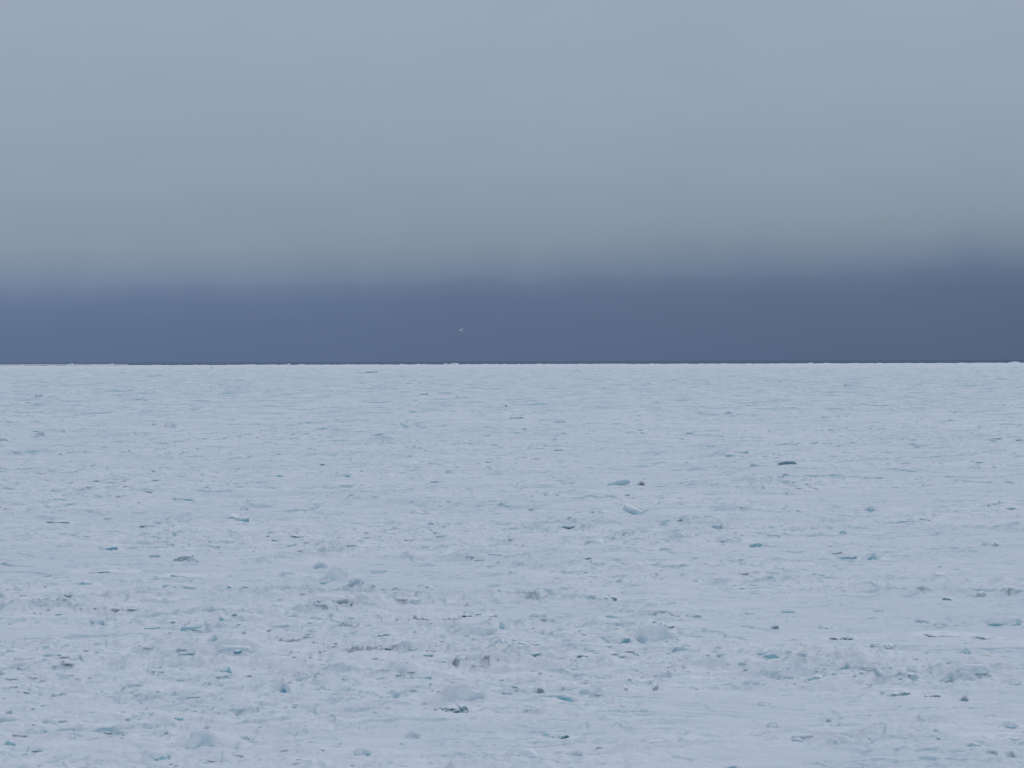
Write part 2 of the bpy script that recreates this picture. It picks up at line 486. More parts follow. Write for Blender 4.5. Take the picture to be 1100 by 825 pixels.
 (407, 592, 15, 4, 'L', 'teal', 0, 'teal oval', 'in the middle of level snow'),
 (531, 594, 14, 4, 'L', 'teal', 0, 'second teal oval', 'beside the small grey stone like lump'),
 (451, 550, 17, 5, 'L', 'pale', 0, 'bright white lump with shaded foot', 'on level snow'),
 (465, 566, 10, 4, 'L', 'grey', 0, 'bluish grey cushion', 'below the bright white lump'),
 (320, 578, 28, 3, 'P', 'teal', 0, 'long thin teal ledge', 'on level snow'),
 (471, 518, 15, 3, 'P', 'teal', 0, 'thin straight teal slit', 'far out on level snow'),
 (295, 511, 22, 4, 'L', 'teal', 0, 'far grey green hump', 'with a flat top'),
 (681, 548, 20, 10, 'S', 'teal', -24, 'pale tilted slab with blue edge', 'sticking up from level snow'),
 (644, 552, 23, 5, 'P', 'teal', 0, 'cup shaped teal ledge', 'beside the pale tilted slab'),
 (665, 519, 22, 6, 'S', 'teal', 8, 'long pale cyan slab', 'beside a dark pointed chunk'),
 (689, 519, 7, 6, 'W', 'dark', 0, 'small dark blue pointed chunk', 'beside the long pale cyan slab'),
 (771, 568, 10, 7, 'L', 'grey', 0, 'round grey ball of ice', 'on level snow'),
 (731, 575, 18, 9, 'B', 'pale', 0, 'upright pale grey block', 'beside the round grey ball'),
 (640, 582, 24, 5, 'L', 'pale', 0, 'wide faint hump', 'below the cup shaped ledge'),
 (715, 589, 12, 4, 'L', 'grey', 0, 'small dusky teal hump', 'below the upright pale grey block'),
 (815, 584, 18, 6, 'L', 'teal', 0, 'grey teal hump', 'below the round grey ball'),
 (784, 580, 26, 6, 'L', 'pale', 0, 'faint wide mound', 'beside the grey teal hump'),
 (735, 561, 10, 3, 'L', 'grey', 0, 'small flat grey chip', 'behind the upright pale grey block'),
 (936, 547, 14, 6, 'W', 'teal', -14, 'teal chunk with sloping top', 'on level snow'),
 (914, 571, 22, 6, 'L', 'teal', 0, 'two humped grey teal lump', 'below the teal chunk with sloping top'),
 (831, 574, 15, 5, 'L', 'teal', 0, 'dull teal hump', 'behind the grey teal hump'),
 (897, 592, 16, 4, 'W', 'deep', 0, 'dark teal end', 'of a cluster of three slabs'),
 (910, 597, 22, 5, 'L', 'teal', 0, 'middle slab', 'of a cluster of three teal slabs'),
 (936, 597, 18, 8, 'W', 'teal', 0, 'peaked slab', 'of a cluster of three teal slabs'),
 (1070, 584, 10, 5, 'W', 'deep', 0, 'small dark teal knob', 'with a white hump beside it'),
 (1061, 583, 10, 5, 'L', 'pale', 0, 'white hump', 'beside the small dark teal knob'),
 (1067, 545, 11, 3, 'L', 'deep', 0, 'dark teal dash', 'on distant level snow'),
 (1040, 543, 14, 2, 'P', 'grey', 0, 'thin grey dash', 'beside the dark teal dash'),
 (985, 559, 30, 4, 'P', 'grey', 3, 'long rising grey ledge', 'on level snow'),
 # far
 (848, 499, 21, 6, 'L', 'deep', 0, 'dark grey green floe piece', 'the most visible one far out'),
 (872, 497, 18, 3, 'L', 'pale', 0, '+tail', ''),
 (810, 500, 8, 5, 'L', 'grey', 0, 'far round grey lump', 'beside the dark grey green floe piece'),
 (826, 490, 12, 4, 'L', 'blue', 0, 'far bright teal chip', 'behind the far round grey lump'),
 (796, 485, 16, 4, 'L', 'teal', 0, 'far pale teal slab', 'beside the far bright teal chip'),
 (1095, 472, 8, 3, 'L', 'deep', 0, 'far dark teal spot', 'at the picture edge'),
 (457, 458, 17, 4, 'L', 'teal', 0, 'far grey teal double hump', 'on distant snow'),
 (343, 467, 10, 3, 'W', 'deep', 0, 'far dark teal tooth', 'on distant snow'),
 (182, 456, 12, 7, 'W', 'grey', 0, 'far bluish pyramid', 'rising above distant snow'),
 (43, 466, 9, 6, 'W', 'grey', 0, 'far small grey peak', 'on distant snow'),
 (3, 471, 10, 4, 'L', 'grey', 0, 'far blue grey lump', 'at the picture edge'),
 (67, 463, 5, 4, 'L', 'grey', 0, 'far dot like lump', 'beside the far small grey peak'),
 (41, 424, 8, 5, 'L', 'grey', 0, 'very far grey dome', 'with a bluish face'),
 (167, 455, 8, 3, 'L', 'grey', 0, 'far slate chip', 'beside the far bluish pyramid'),
 (555, 448, 16, 4, 'L', 'blue', 0, 'far pale aqua slab', 'on distant snow'),
 (543, 435, 4, 3, 'W', 'dark', 0, 'very far black speck of ice', 'above the far pale aqua slab'),
 (563, 460, 4, 3, 'L', 'dark', 0, 'far dark speck of ice', 'below the far pale aqua slab'),
 (602, 452, 9, 5, 'L', 'pale', 0, 'far faint blue dome', 'beside the far pale aqua slab'),
 (526, 495, 8, 3, 'L', 'grey', 0, 'far slate teal chip', 'on distant snow'),
 (783, 444, 10, 3, 'L', 'teal', 0, 'far small teal hump', 'alone on distant snow'),
 (742, 465, 9, 3, 'L', 'teal', 0, 'far faint teal cushion', 'below the far small teal hump'),
 (346, 498, 6, 3, 'L', 'deep', 0, 'far dark teal knob', 'on distant snow'),
 (55, 504, 8, 3, 'L', 'grey', 0, 'far grey blue chip', 'on distant snow'),
 (620, 398, 8, 3, 'L', 'pale', 0, 'very far pale blue hummock', 'just short of the pack edge'),
 (391, 399.5, 30, 2, 'P', 'teal', 0, 'very far long grey teal ridge', 'just short of the pack edge'),
 (452, 422.5, 18, 2.5, 'L', 'deep', 0, 'very far dark teal ridge', 'on distant snow'),
 (130, 399.5, 10, 2, 'L', 'grey', 0, 'very far grey ridge', 'just short of the pack edge'),
 (228, 395, 6, 1.6, 'L', 'dark', 0, 'very far black dash of ice', 'close to the pack edge'),
 # on the edge of the pack
 (75, 391.6, 7, 3, 'L', 'pale', 0, 'largest white hummock on the pack edge', 'against the dark open water'),
 (120, 391.6, 4, 2.6, 'L', 'pale', 0, 'small bright hummock on the pack edge', 'against the dark open water'),
 (488, 390.6, 9, 1.7, 'L', 'pale', 0, 'white double hummock on the pack edge', 'below the flying bird'),
 (479, 390.8, 5, 1.5, 'L', 'pale', 0, 'little white hummock', 'beside the white double hummock on the pack edge'),
 (310, 391.2, 4, 2.0, 'L', 'pale', 0, 'tiny white tooth on the pack edge', 'against the dark open water'),
 (1090, 389.2, 12, 1.3, 'L', 'pale', 0, 'low white hummock on the pack edge', 'at the end of the horizon'),
 (870, 390.2, 8, 1.8, 'L', 'pale', 0, 'low white rise on the pack edge', 'against dark water'),
]

# dark cracks: ends in the photograph, thickness in px
CRACKS = [
 (426, 667, 502, 665, 2.6), (490, 650, 516, 650, 2.2), (570, 743.5, 611, 742, 3.2), (690, 744, 717, 739, 3.2),
 (553, 804, 562, 804, 2.4), (95, 638, 130, 638.5, 2.2), (1034, 641, 1100, 637, 1.8), (985, 638, 1000, 638, 1.4),
 (275, 693, 345, 689, 2.0), (320, 695, 390, 696, 2.0), (358, 704, 445, 702, 1.8), (415, 720, 535, 719, 1.8), (484, 720.5, 500, 720.5, 2.2),
 (405, 712, 432, 712.5, 1.6), (455, 714, 472, 714, 1.6), (560, 646, 582, 645, 1.6), (566, 547, 578, 547, 2.0),
 (1044, 610, 1056, 610, 1.7), (140, 704, 250, 703, 1.5), (22, 726, 32, 726, 2), (170, 785, 184, 786, 2.2),
 (840, 736, 872, 734, 1.6), (922, 734, 940, 734, 1.8), (1005, 735.5, 1032, 736, 1.6), (880, 771, 910, 770, 1.8),
 (950, 760, 970, 759, 1.6), (1055, 771, 1070, 768, 1.6), (1022, 768, 1035, 767, 1.8), (955, 789, 1000, 787, 1.2),
 (890, 818, 860, 815, 1.4), (1055, 808, 1100, 810, 2.0), (400, 665, 426, 668, 1.2), (520, 661, 537, 664, 1.8),
 (675, 546, 700, 548, 1.2), (455, 542, 505, 541, 1.4), (480, 544, 470, 544, 1.2), (147, 541, 156, 541, 1.6),
 (108, 556, 122, 556, 1.6), (172, 574, 182, 574, 1.6), (175, 587, 192, 588, 1.4), (85, 513, 97, 515, 1.4),
 (320, 668, 400, 667, 1.4), (360, 672, 405, 675, 1.4), (370, 636, 440, 638, 1.6), (315, 629, 345, 632, 1.4),
 (700, 617, 715, 617, 1.8), (735, 616, 760, 616, 1.2), (780, 615, 820, 617, 1.2), (550, 645, 600, 646, 1.2),
 (680, 661, 745, 663, 1.2), (660, 624, 670, 623, 1.6), (870, 525, 880, 525.5, 1.6), (840, 530, 854, 530, 1.2),
 (995, 515, 1010, 517, 1.2), (955, 518, 962, 518, 1.8), (1035, 514, 1050, 514, 1.4), (975, 638.5, 1003, 638, 1.2),
 (930, 664, 965, 663, 1.2), (1000, 673, 1020, 672, 1.2), (935, 657, 950, 656, 1.0), (858, 687, 840, 690, 1.2),
 (845, 698, 870, 701, 1.2), (900, 712, 890, 710, 1.2), (990, 702, 1000, 701, 1.6), (1050, 704, 1090, 705, 1.0),
 (70, 487.5, 98, 487.5, 1.1), (185, 463.5, 205, 463.3, 1.1), (478, 475.5, 500, 476.5, 1.2), (245, 501.5, 272, 500.5, 1.1),
 (690, 425, 697, 425.5, 1.0), (695, 431.2, 718, 433.2, 1.0), (890, 438.5, 900, 437.5, 1.2), (965, 442, 972, 442, 1.2),
 (963, 449, 970, 448.5, 1.0), (978, 480, 992, 479.5, 1.1), (1035, 482.3, 1040, 482.6, 1.2), (520, 503, 540, 506, 1.0),
]

# ------------------------------------------------------------------ the pack ice: one sheet, rows finer near the eye
EDGE = 8300.0
rows = [24.0]
while rows[-1] < EDGE:
    d = rows[-1]
    rows.append(d + (max(.0014 * d, .1) if 72 < d < 620 else .0036 * d if d >= 620 else 1.6))
rows = np.array(rows)
rows[-1] = EDGE
inner = np.arange(-.215, .2151, .00033)
side = np.concatenate([np.arange(.216, .33, .0011), [.34, .36, .40, .45, .55, .7, .9, 1.1]])
cols = np.concatenate([-side[::-1], inner, side])
DD, TT = np.meshgrid(rows, cols, indexing='ij')
edge = EDGE * (1 + .04 * np.clip(-TT / .16, -1.2, 1.2) + .05 * perlin(TT * 14, TT * 0 + .3, 31) + .035 * perlin(TT * 90, TT * 0 + .3, 32)
               + .02 * perlin(TT * 420, TT * 0 + .3, 33))
DD = DD * (1 + (edge / EDGE - 1) * sstep(2500, EDGE, DD))
XX, YY = DD * np.sin(TT), DD * np.cos(TT)
SP = np.broadcast_to(np.gradient(rows)[:, None], DD.shape)
Z, BARE, PATCH = height(XX, YY, SP)
CRACK = np.zeros_like(Z)


def window(x0, x1, y0, y1):
    """Row and column range of the sheet around a piece of ground."""
    d0, d1 = math.hypot(min(abs(x0), abs(x1)) if x0 * x1 > 0 else 0, max(y0, 1)), math.hypot(max(abs(x0), abs(x1)), y1)
    t = [math.atan2(x, y) for x in (x0, x1) for y in (max(y0, 1), y1)]
    r0, r1 = np.searchsorted(rows, d0 * .97) - 1, np.searchsorted(rows, d1 * 1.03) + 1
    c0, c1 = np.searchsorted(cols, min(t)) - 1, np.searchsorted(cols, max(t)) + 1
    return slice(max(r0, 0), min(r1, len(rows))), slice(max(c0, 0), min(c1, len(cols)))


for i, (x0, y0, x1, y1, th) in enumerate(CRACKS):
    if x0 > x1:
        x0, y0, x1, y1 = x1, y1, x0, y0
    a, b = at(x0, y0 + th / 2), at(x1, y1 + th / 2)
    d = (a.length + b.length) / 2
    face = max(th * d / FPX, .02)                         # height of the far wall that shows
    w = face * 2.2 + .25
    sl = window(min(a.x, b.x) - 1, max(a.x, b.x) + 1, min(a.y, b.y) - 8 - d * .02, max(a.y, b.y) + 8 + d * .02)
    x, y = XX[sl], YY[sl]
    u = (x - a.x) / max(b.x - a.x, .1)
    yl = a.y + u * (b.y - a.y)
    lenm = b.x - a.x
    px1 = d / FPX                                         # one pixel of the photograph, across
    row = d * d / (CAM_Z * FPX)                           # and along the ground
    yl = yl + row * (1.6 * perlin(x / (26 * px1), y * 0 + i, 40) + 1.2 * perlin(x / (8 * px1), y * 0 + i, 41) + .8 * perlin(x / (3 * px1), y * 0 + i, 43))
    taper = sstep(0, .25, u) * sstep(1, .7, u)
    k = taper * sstep(-.45, .35, perlin(x / (13 * px1), y * 0 + i, 42) + .6 * perlin(x / (4.5 * px1), y * 0 + i, 44) + .1)
    bold = float(np.interp(th, (1.0, 1.6, 2.2, 3.0), (.45, .55, .75, .9)))
    v = y - yl                                            # > 0 behind the crack
    dep = np.maximum(np.maximum(SP[sl] * 1.3, w), th * row * .85)
    slot = sstep(-dep, -dep * .5, v) * sstep(SP[sl] * .6, 0, v)
    lift = sstep(-SP[sl] * .2, SP[sl] * .6, v) * sstep(14 * w, SP[sl], v)
    Z[sl] += k * (-min(face, .5) * .15 * slot + face * (.35 + .45 * bold) * lift)
    CRACK[sl] = np.maximum(CRACK[sl], bold * k * sstep(-dep * .8, -dep * .4, v) * sstep(SP[sl] * 1.3, SP[sl] * .5, v))  # mask of the painted shade, on slot and far wall

# snow drifted round the blocks
spots = []
for i, (px, py, w, h, shp, colr, tilt, nm, ctx) in enumerate(BLOCKS):
    p = at(px, py + h * .5)
    d = p.length
    W, H = w * d / FPX, h * d / FPX
    spots.append((p, d, W, H))

rim = sstep(1 - 3e-4, 1, DD / edge)
Z = Z * (1 - rim) - .4 * rim
nr, nc = Z.shape
idx = np.arange(nr * nc).reshape(nr, nc)
quads = np.stack([idx[:-1, :-1], idx[:-1, 1:], idx[1:, 1:], idx[1:, :-1]], -1).reshape(-1, 4)
field = link('pack_ice', mesh_np('pack_ice', np.stack([XX, YY, Z], -1).reshape(-1, 3), quads, M_FIELD,
                                 {'bare': BARE, 'patch': PATCH, 'crack': CRACK}))
tag(field, kind='structure')


def ground(x, y):
    """Height of the sheet as built, at arrays of points."""
    d, t = np.hypot(x, y), np.arctan2(x, y)
    r = np.clip(np.searchsorted(rows, d), 0, nr - 1)
    c = np.clip(np.searchsorted(cols, t), 0, nc - 1)
    return Z[r, c]


# ------------------------------------------------------------------ open water beyond
m, nt, p = new_mat('cold_sea')              # ruffled water: part of the low sky mirrored, the rest the dark of the water
p.inputs['Base Color'].default_value = (.012, .022, .04, 1)
p.inputs['Specular IOR Level'].default_value = 0
gl = node(nt, 'ShaderNodeBsdfGlossy')
gl.inputs['Roughness'].default_value = .03
gl.inputs['Color'].default_value = (.95, .975, 1, 1)
rip = maprange(nt, noise(nt, .0012, 5, geo_pos(nt)), .3, .7, .80, .89)
mx = nt.nodes.new('ShaderNodeMixShader')
nt.links.new(rip, mx.inputs[0]); nt.links.new(p.outputs[0], mx.inputs[1]); nt.links.new(gl.outputs[0], mx.inputs[2])
nt.links.new(mx.outputs[0], [n for n in nt.nodes if n.type == 'OUTPUT_MATERIAL'][0].inputs[0])
ang = np.linspace(0, 2 * math.pi, 97)[:-1]
ring = np.array([0.0, 40, 400, 4000, 12000, 30000, 60000])
wv = np.stack([np.outer(ring, np.cos(ang)), np.outer(ring, np.sin(ang)), np.zeros((7, 96))], -1).reshape(-1, 3)
wi = np.arange(7 * 96).reshape(7, 96)
wq = np.stack([wi[:-1], wi[1:], np.roll(wi, -1, 1)[1:], np.roll(wi, -1, 1)[:-1]], -1).reshape(-1, 4)
tag(link('sea_water', mesh_np('sea_water', wv, wq, m)), kind='structure')


# ------------------------------------------------------------------ blocks
def block_shape(shp, W, H, tilt, s):
    """Vertices (local, x across, y away from the eye, z up from the snow) and 'bare' of one piece of ice."""
    v, f = ICO5[0].copy(), ICO5[1]
    H *= .9
    e = {'L': 2.3, 'B': 6.0, 'S': 9.0, 'W': 3.4, 'P': 3.6}[shp]
    v /= (np.abs(v) ** e).sum(1, keepdims=True) ** (1 / e)
    q = v.copy()
    v = v * (1 + .16 * noise3(q, 1.3, s)[:, None] + .08 * noise3(q, 3.2, s + 5)[:, None] + .035 * noise3(q, 8, s + 9)[:, None])
    # broken faces
    rg = random.Random(s)
    for _ in range({'L': 10, 'B': 9, 'S': 3, 'W': 9, 'P': 7}[shp]):
        n = np.array([rg.gauss(0, 1), rg.gauss(-.3, 1), rg.gauss(.2, .6)]); n /= np.linalg.norm(n)
        over = v @ n - rg.uniform(.58, .95)
        v = v - np.clip(over, 0, 9)[:, None] * n * .85
    hw = W * .56
    if shp == 'L':
        v = v * [hw, max(hw * .7, H * .8), H * .95]
        v[:, 2] -= H * .12
    elif shp == 'B':
        v = v * [hw, hw * .6, H * .92]
        v[:, 1] += .25 * v[:, 2]
    elif shp == 'W':
        k = np.clip((q[:, 2] + 1) / 2, 0, 1)
        v[:, 0] = v[:, 0] * (1.15 - .75 * k) + .3 * k * (1 if tilt >= 0 else -1)
        v = v * [hw, max(hw * .7, H * .7), H * .95]
    elif shp == 'P':
        v = v * [hw, hw * .8, H * .62]
        v[:, 2] += H * .10 + H * .30 * noise3(q * [1, .2, .2], 2.6, s + 3) + H * .16 * noise3(q * [1, .2, .2], 7, s + 4)
        v[:, 1] += hw * .35 * q[:, 0] ** 2 + hw * .22 * noise3(q * [1, .2, .2], 4, s + 6)
    elif shp == 'S':
        T = max(H * .42, .02)
        L = math.hypot(W, H) * .5
        if abs(tilt) > 60:
            v = v * [L, W * .8, W * .55]
        else:
            v = v * [L, hw * .55, T]
            v[:, 1] += .6 * v[:, 2]
    if tilt and shp in 'SP':
        a = R(tilt)
        x, z = v[:, 0].copy(), v[:, 2].copy()
        v[:, 0], v[:, 2] = x * math.cos(a) - z * math.sin(a), x * math.sin(a) + z * math.cos(a)
        if shp == 'S':
            v[:, 2] += H * .38
    n = vnormals(v, f)
    nz = n[:, 2] + .30 * noise3(q, 1.8, s + 20) + .12 * noise3(q, 6, s + 21)
    bare = sstep(.72, .30, nz) * (.55 + .45 * sstep(.75, .1, v[:, 2] / (H + 1e-6) + .3 * noise3(q, 2.2, s + 22)))
    if shp == 'S':
        bare = np.maximum(bare, .55 * sstep(.9, .5, nz))
    return v, f, n, q, bare


def snow_cover(W, H, depth, shp, s, free=0.):
    """Snow drifted over a piece of ice: it lies on the back and the top, thins out to both sides and leaves the broken front free."""
    nu, nv = 56, 48
    u = np.linspace(-1, 1, nu); u = np.sign(u) * np.abs(u) ** 1.3 * W * 1.9
    y = np.linspace(-depth * 1.5, depth * 1.5 + W * 1.1, nv)
    X, Y = np.meshgrid(u, y, indexing='ij')
    sc = max(W, H * 1.5)
    wob = perlin(X / (sc * .45), Y / (sc * .45), s) + .5 * perlin(X / (sc * .18), Y / (sc * .18), s + 1) + .25 * perlin(X / (sc * .08), Y / (sc * .08), s + 2)
    front = depth * (-.25 + .75 * free) + depth * .30 * perlin(X / (W * .3), X * 0, s + 3)
    side = np.exp(-(np.abs(X + .12 * W * perlin(X * 0, X * 0 + .5, s + 4)) / (W * .72)) ** 2.2)
    back = np.exp(-(np.clip(Y - depth * .5, 0, None) / (depth * .6 + W * .45)) ** 2)
    lip = sstep(front, front + depth * .42, Y)
    h = H * (1.06 - .22 * free) * side * back * lip * (1 + .14 * wob)
    shoulder = np.clip((np.abs(X) - W * .40) / (W * .3), 0, 1)               # beyond the ends the drift runs down to the front as well
    h = np.maximum(h, H * (.35 if shp == 'B' else .7 - .3 * free) * side * back * shoulder * sstep(-depth * 1.3, depth * .1, Y) * (1 + .25 * wob))
    apron = H * (.26 - .16 * free) * np.exp(-((Y + depth * .95) / (depth * .35)) ** 2) * np.exp(-(X / (W * .8)) ** 2) * np.clip(.45 + 1.1 * wob, 0, 1.4)
    h = np.maximum(h, apron)
    e = np.minimum(sstep(1, .75, np.abs(X) / (W * 1.9)), sstep(-depth * 1.5, -depth * 1.2, Y) * sstep(y[-1], y[-1] - W * .4, Y))
    h = h * e - (.12 * H + .04) * (1 - sstep(0, .12, h * e / H))
    i = np.arange(nu * nv).reshape(nu, nv)
    f = np.stack([i[:-1, :-1], i[1:, :-1], i[1:, 1:], i[:-1, 1:]], -1).reshape(-1, 4)
    return np.stack([X, Y, h], -1).reshape(-1, 3), f


KINDS = {'L': ('ice_lump', 'ice lump'), 'B': ('ice_block', 'ice block'), 'S': ('tilted_ice_slab', 'ice slab'),
         'W': ('ice_shard', 'ice shard'), 'P': ('ice_ledge', 'ice ledge')}
last = None
for i, ((px, py, w, h, shp, colr, tilt, nm, ctx), (p, d, W, H)) in enumerate(zip(BLOCKS, spots)):
    v, f, n, q, bare = block_shape(shp, W, H, tilt, 100 + i * 7)
    depth = float(-v[:, 1].min())
    z = float(ground(np.array([p.x]), np.array([p.y]))[0])
    fk = np.linspace(0, .12, 25)                           # where the snow before it swells up, it was pushed up with it
    swell = float((ground(p.x * (1 - fk), p.y * (1 - fk)) - fk * (CAM_Z - z)).max())
    z = max(z, min(swell, z + 1.3 * H))
    name, cat = KINDS[shp]
    if nm[0] == '+':                                       # clear ice at the foot of the piece before it, or its tail
        me = mesh_np('clear_ice', v, f, ICE[colr], {'bare': bare})
        inv = last.matrix_basis.inverted()
        o = link('clear_ice_foot' if nm == '+foot' else 'tail', me, inv @ Vector((p.x, at(px, py + h * .5 + 1.5).y + depth, z + H * .25)), 0, last)
        continue
    me = mesh_np(name, v, f, ICE[colr], {'bare': bare})
    o = link(name, me, (p.x, p.y + depth, z + H * .04), -math.atan2(p.x, p.y) + random.uniform(-.1, .1))
    tag(o, nm + ' ' + ctx, cat, 'ice pieces frozen into the pack', 'thing')
    last = o
    if d < 3000 and shp != 'S':
        sv, sf = snow_cover(W, H * (.8 if shp == 'S' else 1), depth, shp, 100 + i * 7, {'deep': 1., 'blue': .9, 'teal': .8, 'dark': 1., 'grey': .6, 'dull': .6, 'pale': .15}[colr])
        rz = o.rotation_euler.z                                # lay it on the ground as it lies there
        gx = o.location.x + sv[:, 0] * math.cos(rz) - sv[:, 1] * math.sin(rz)
        gy = o.location.y + sv[:, 0] * math.sin(rz) + sv[:, 1] * math.cos(rz)
        sv[:, 2] += .6 * (ground(gx, gy) - o.location.z) + .4 * np.minimum(ground(gx, gy) - o.location.z, 0)
        link('snow_cover', mesh_np('snow_cover', sv, sf, M_SNOW), parent=o)

# ------------------------------------------------------------------ crushed ice too fine to count
def rubble(n, d0, d1, s0, s1, base, seed, wide, clear):
    rg = np.random.default_rng(seed)
    d = np.sqrt(rg.random(n) * (d1 ** 2 - d0 ** 2) + d0 ** 2)
    t = rg.uniform(-.22, .22, n)
    x, y = d * np.sin(t), d * np.cos(t)
    m = sstep(-.15, .55, perlin(x / 26, y / 26, 9) + .6 * perlin(x / 8, y / 8, 10) + .25 * perlin(x / 2.5, y / 2.5, 61))
    keep = rg.random(n) < .06 + .94 * m
    x, y, d = x[keep], y[keep], d[keep]
    k = len(x)
    s = s0 * (s1 / s0) ** (rg.random(k) ** 3.6)
    b, f = base
    nb = len(b)
    V = np.repeat(b[None], k, 0) * (1 + .28 * rg.standard_normal((k, nb, 1)).clip(-1.5, 1.5))
    V = V * (s[:, None] * np.stack([rg.uniform(.8, 1.7, k) * wide, rg.uniform(.7, 1.3, k), rg.uniform(.25, .5, k)], -1))[:, None, :]
    a = rg.uniform(0, 6.28, k) if wide < 1.2 else rg.normal(0, .4, k)
    c, sn = np.cos(a)[:, None], np.sin(a)[:, None]
    X = V[..., 0] * c - V[..., 1] * sn + x[:, None]
    Y = V[..., 0] * sn + V[..., 1] * c + y[:, None]
    tilt = rg.uniform(-.16, .16, k)[:, None]
    Zz = V[..., 2] + tilt * V[..., 0] * .5 + (ground(x, y) + s * rg.uniform(-.44, -.22, k))[:, None]
    F = (f[None] + (np.arange(k) * nb)[:, None, None]).reshape(-1, 3)
    bare = np.repeat((rg.random(k) < clear * 2.2) * rg.uniform(.1, .95, k), nb)
    return np.stack([X, Y, Zz], -1).reshape(-1, 3), F, bare


packs = [rubble(14000, 74, 190, .03, .17, ICO3, 1, 1.5, .18), rubble(20000, 190, 480, .07, .34, ICO3, 2, 1.4, .12),
         rubble(19000, 480, 1500, .14, .55, ICO2, 3, 2.0, .22), rubble(12000, 1500, 5200, .35, 1.2, ICO2, 4, 2.6, .25)]
off, vs, fs, bs = 0, [], [], []
for v, f, b in packs:
    vs.append(v); fs.append(f + off); bs.append(b); off += len(v)
rub = link('crushed_ice', mesh_np('crushed_ice', np.concatenate(vs), np.concatenate(fs), ICE['aqua'], {'bare': np.concatenate(bs)}))
tag(rub, kind='stuff')

# ------------------------------------------------------------------ the bird
def bird():
    bm = bmesh.new()

    def loft(rings):
        prev = None
        for c, ax, bx, (ra, rb) in rings:
            cur = [bm.verts.new(c + ax * (ra * math.cos(t)) + bx * (rb * math.sin(t))) for t in np.linspace(0, 2 * math.pi, 13)[:-1]]
            if prev:
                for k in range(12):
                    bm.faces.new((prev[k], prev[(k + 1) % 12], cur[(k + 1) % 12], cur[k]))
            else:
                bm.faces.new(cur[::-1])
            prev = cur
        bm.faces.new(prev)
    X, Y, Zv = Vector((1, 0, 0)), Vector((0, 1, 0)), Vector((0, 0, 1))
    # body along +x: tail fan, rump, breast, neck, head, bill
    loft([(Vector((x, 0, z)), Y, Zv, r) for x, z, r in (
        (-.235, .012, (.050, .006)), (-.17, .010, (.040, .012)), (-.11, .004, (.038, .034)), (-.03, 0, (.058, .056)), (.05, 0, (.060, .060)),
        (.11, .008, (.046, .048)), (.15, .018, (.036, .038)), (.18, .022, (.036, .037)), (.205, .020, (.027, .026)), (.218, .014, (.010, .012)), (.252, .006, (.004, .005)))])
    for sgn in (1, -1):                                    # wings half raised, bent at the wrist
        pts = [((.045, .03, .02), .062, .016), ((.055, .14, .10), .066, .013), ((.075, .24, .19), .060, .011), ((.045, .33, .235), .046, .009), ((-.01, .42, .255), .028, .007), ((-.06, .48, .262), .008, .005)]
        loft([(Vector((x, sgn * y, z)), X, Vector((0, -.5 * sgn, .85)), (ch, th)) for (x, y, z), ch, th in (pts if sgn < 0 else pts)])
    bmesh.ops.recalc_face_normals(bm, faces=bm.faces)
    me = bpy.data.meshes.new('gull')
    bm.to_mesh(me); bm.free()
    o = link('gull', me)
    md = o.modifiers.new('skin', 'REMESH')
    md.mode = 'VOXEL'; md.voxel_size = .008; md.use_smooth_shade = True
    dg = bpy.context.evaluated_depsgraph_get()
    me2 = bpy.data.meshes.new_from_object(o.evaluated_get(dg))
    o.modifiers.clear()
    o.data = me2
    bpy.data.meshes.remove(me)
    me2.materials.clear()
    for nm, colr in (('white_feathers', (.88, .88, .88)), ('grey_feathers', (.72, .73, .75)), ('dark_bill', (.05, .05, .05))):
        mt, nt, pb = new_mat(nm)
        f = maprange(nt, noise(nt, 40, 3, node(nt, 'ShaderNodeTexCoord').outputs['Object']), .3, .7)
        nt.links.new(mixrgb(nt, colr, tuple(c * .9 for c in colr), f), pb.inputs['Base Color'])
        pb.inputs['Roughness'].default_value = .7
        me2.materials.append(mt)
    for pl in me2.polygons:
        c = pl.center
        pl.material_index = 2 if c.x > .219 or (abs(abs(c.y) - .012 - .018) < .006 and c.z > .026 and .178 < c.x < .19) else (1 if abs(c.y) > .07 and pl.normal.z > .2 else 0)
    o.name = 'gull'
    o.data.name = 'gull'
    return o


g = bird()
rd = ray(495.3, 355.0)
rd.normalize()
g.location = Vector((0, 0, CAM_Z)) + rd * 450
g.rotation_euler = (R(14), R(-8), R(232))
tag(g, 'small white bird flying above the ice before the dark fog bank', 'bird')

# ------------------------------------------------------------------ a thin strip of drift ice out on the water
tt = np.linspace(-.17, -.118, 90)
n0 = perlin(tt * 300, tt * 0, 70)
near_d, far_d = 11200 + 250 * n0, 12300 + 500 * perlin(tt * 160, tt * 0, 71) + 200 * n0
fade = sstep(-.17, -.162, tt) * sstep(-.118, -.126, tt)
mid = (near_d + far_d) / 2
near_d, far_d = mid + (near_d - mid) * fade, mid + (far_d - mid) * fade + 1
prof = [(near_d, -.3), (near_d + 2, .9), (mid, 1.2), (far_d - 2, .9), (far_d, -.3)]
sv = np.stack([np.stack([dd * np.sin(tt), dd * np.cos(tt), np.full_like(tt, zz) + (.5 * np.abs(n0) if zz > 0 else 0)], -1) for dd, zz in prof])
si = np.arange(5 * 90).reshape(5, 90)
sq = np.stack([si[:-1, :-1], si[:-1, 1:], si[1:, 1:], si[1:, :-1]], -1).reshape(-1, 4)
tag(link('drift_ice', mesh_np('drift_ice', sv.reshape(-1, 3), sq, M_SNOW)), 'thin strip of drift ice afloat beyond the pack edge', 'drift ice')

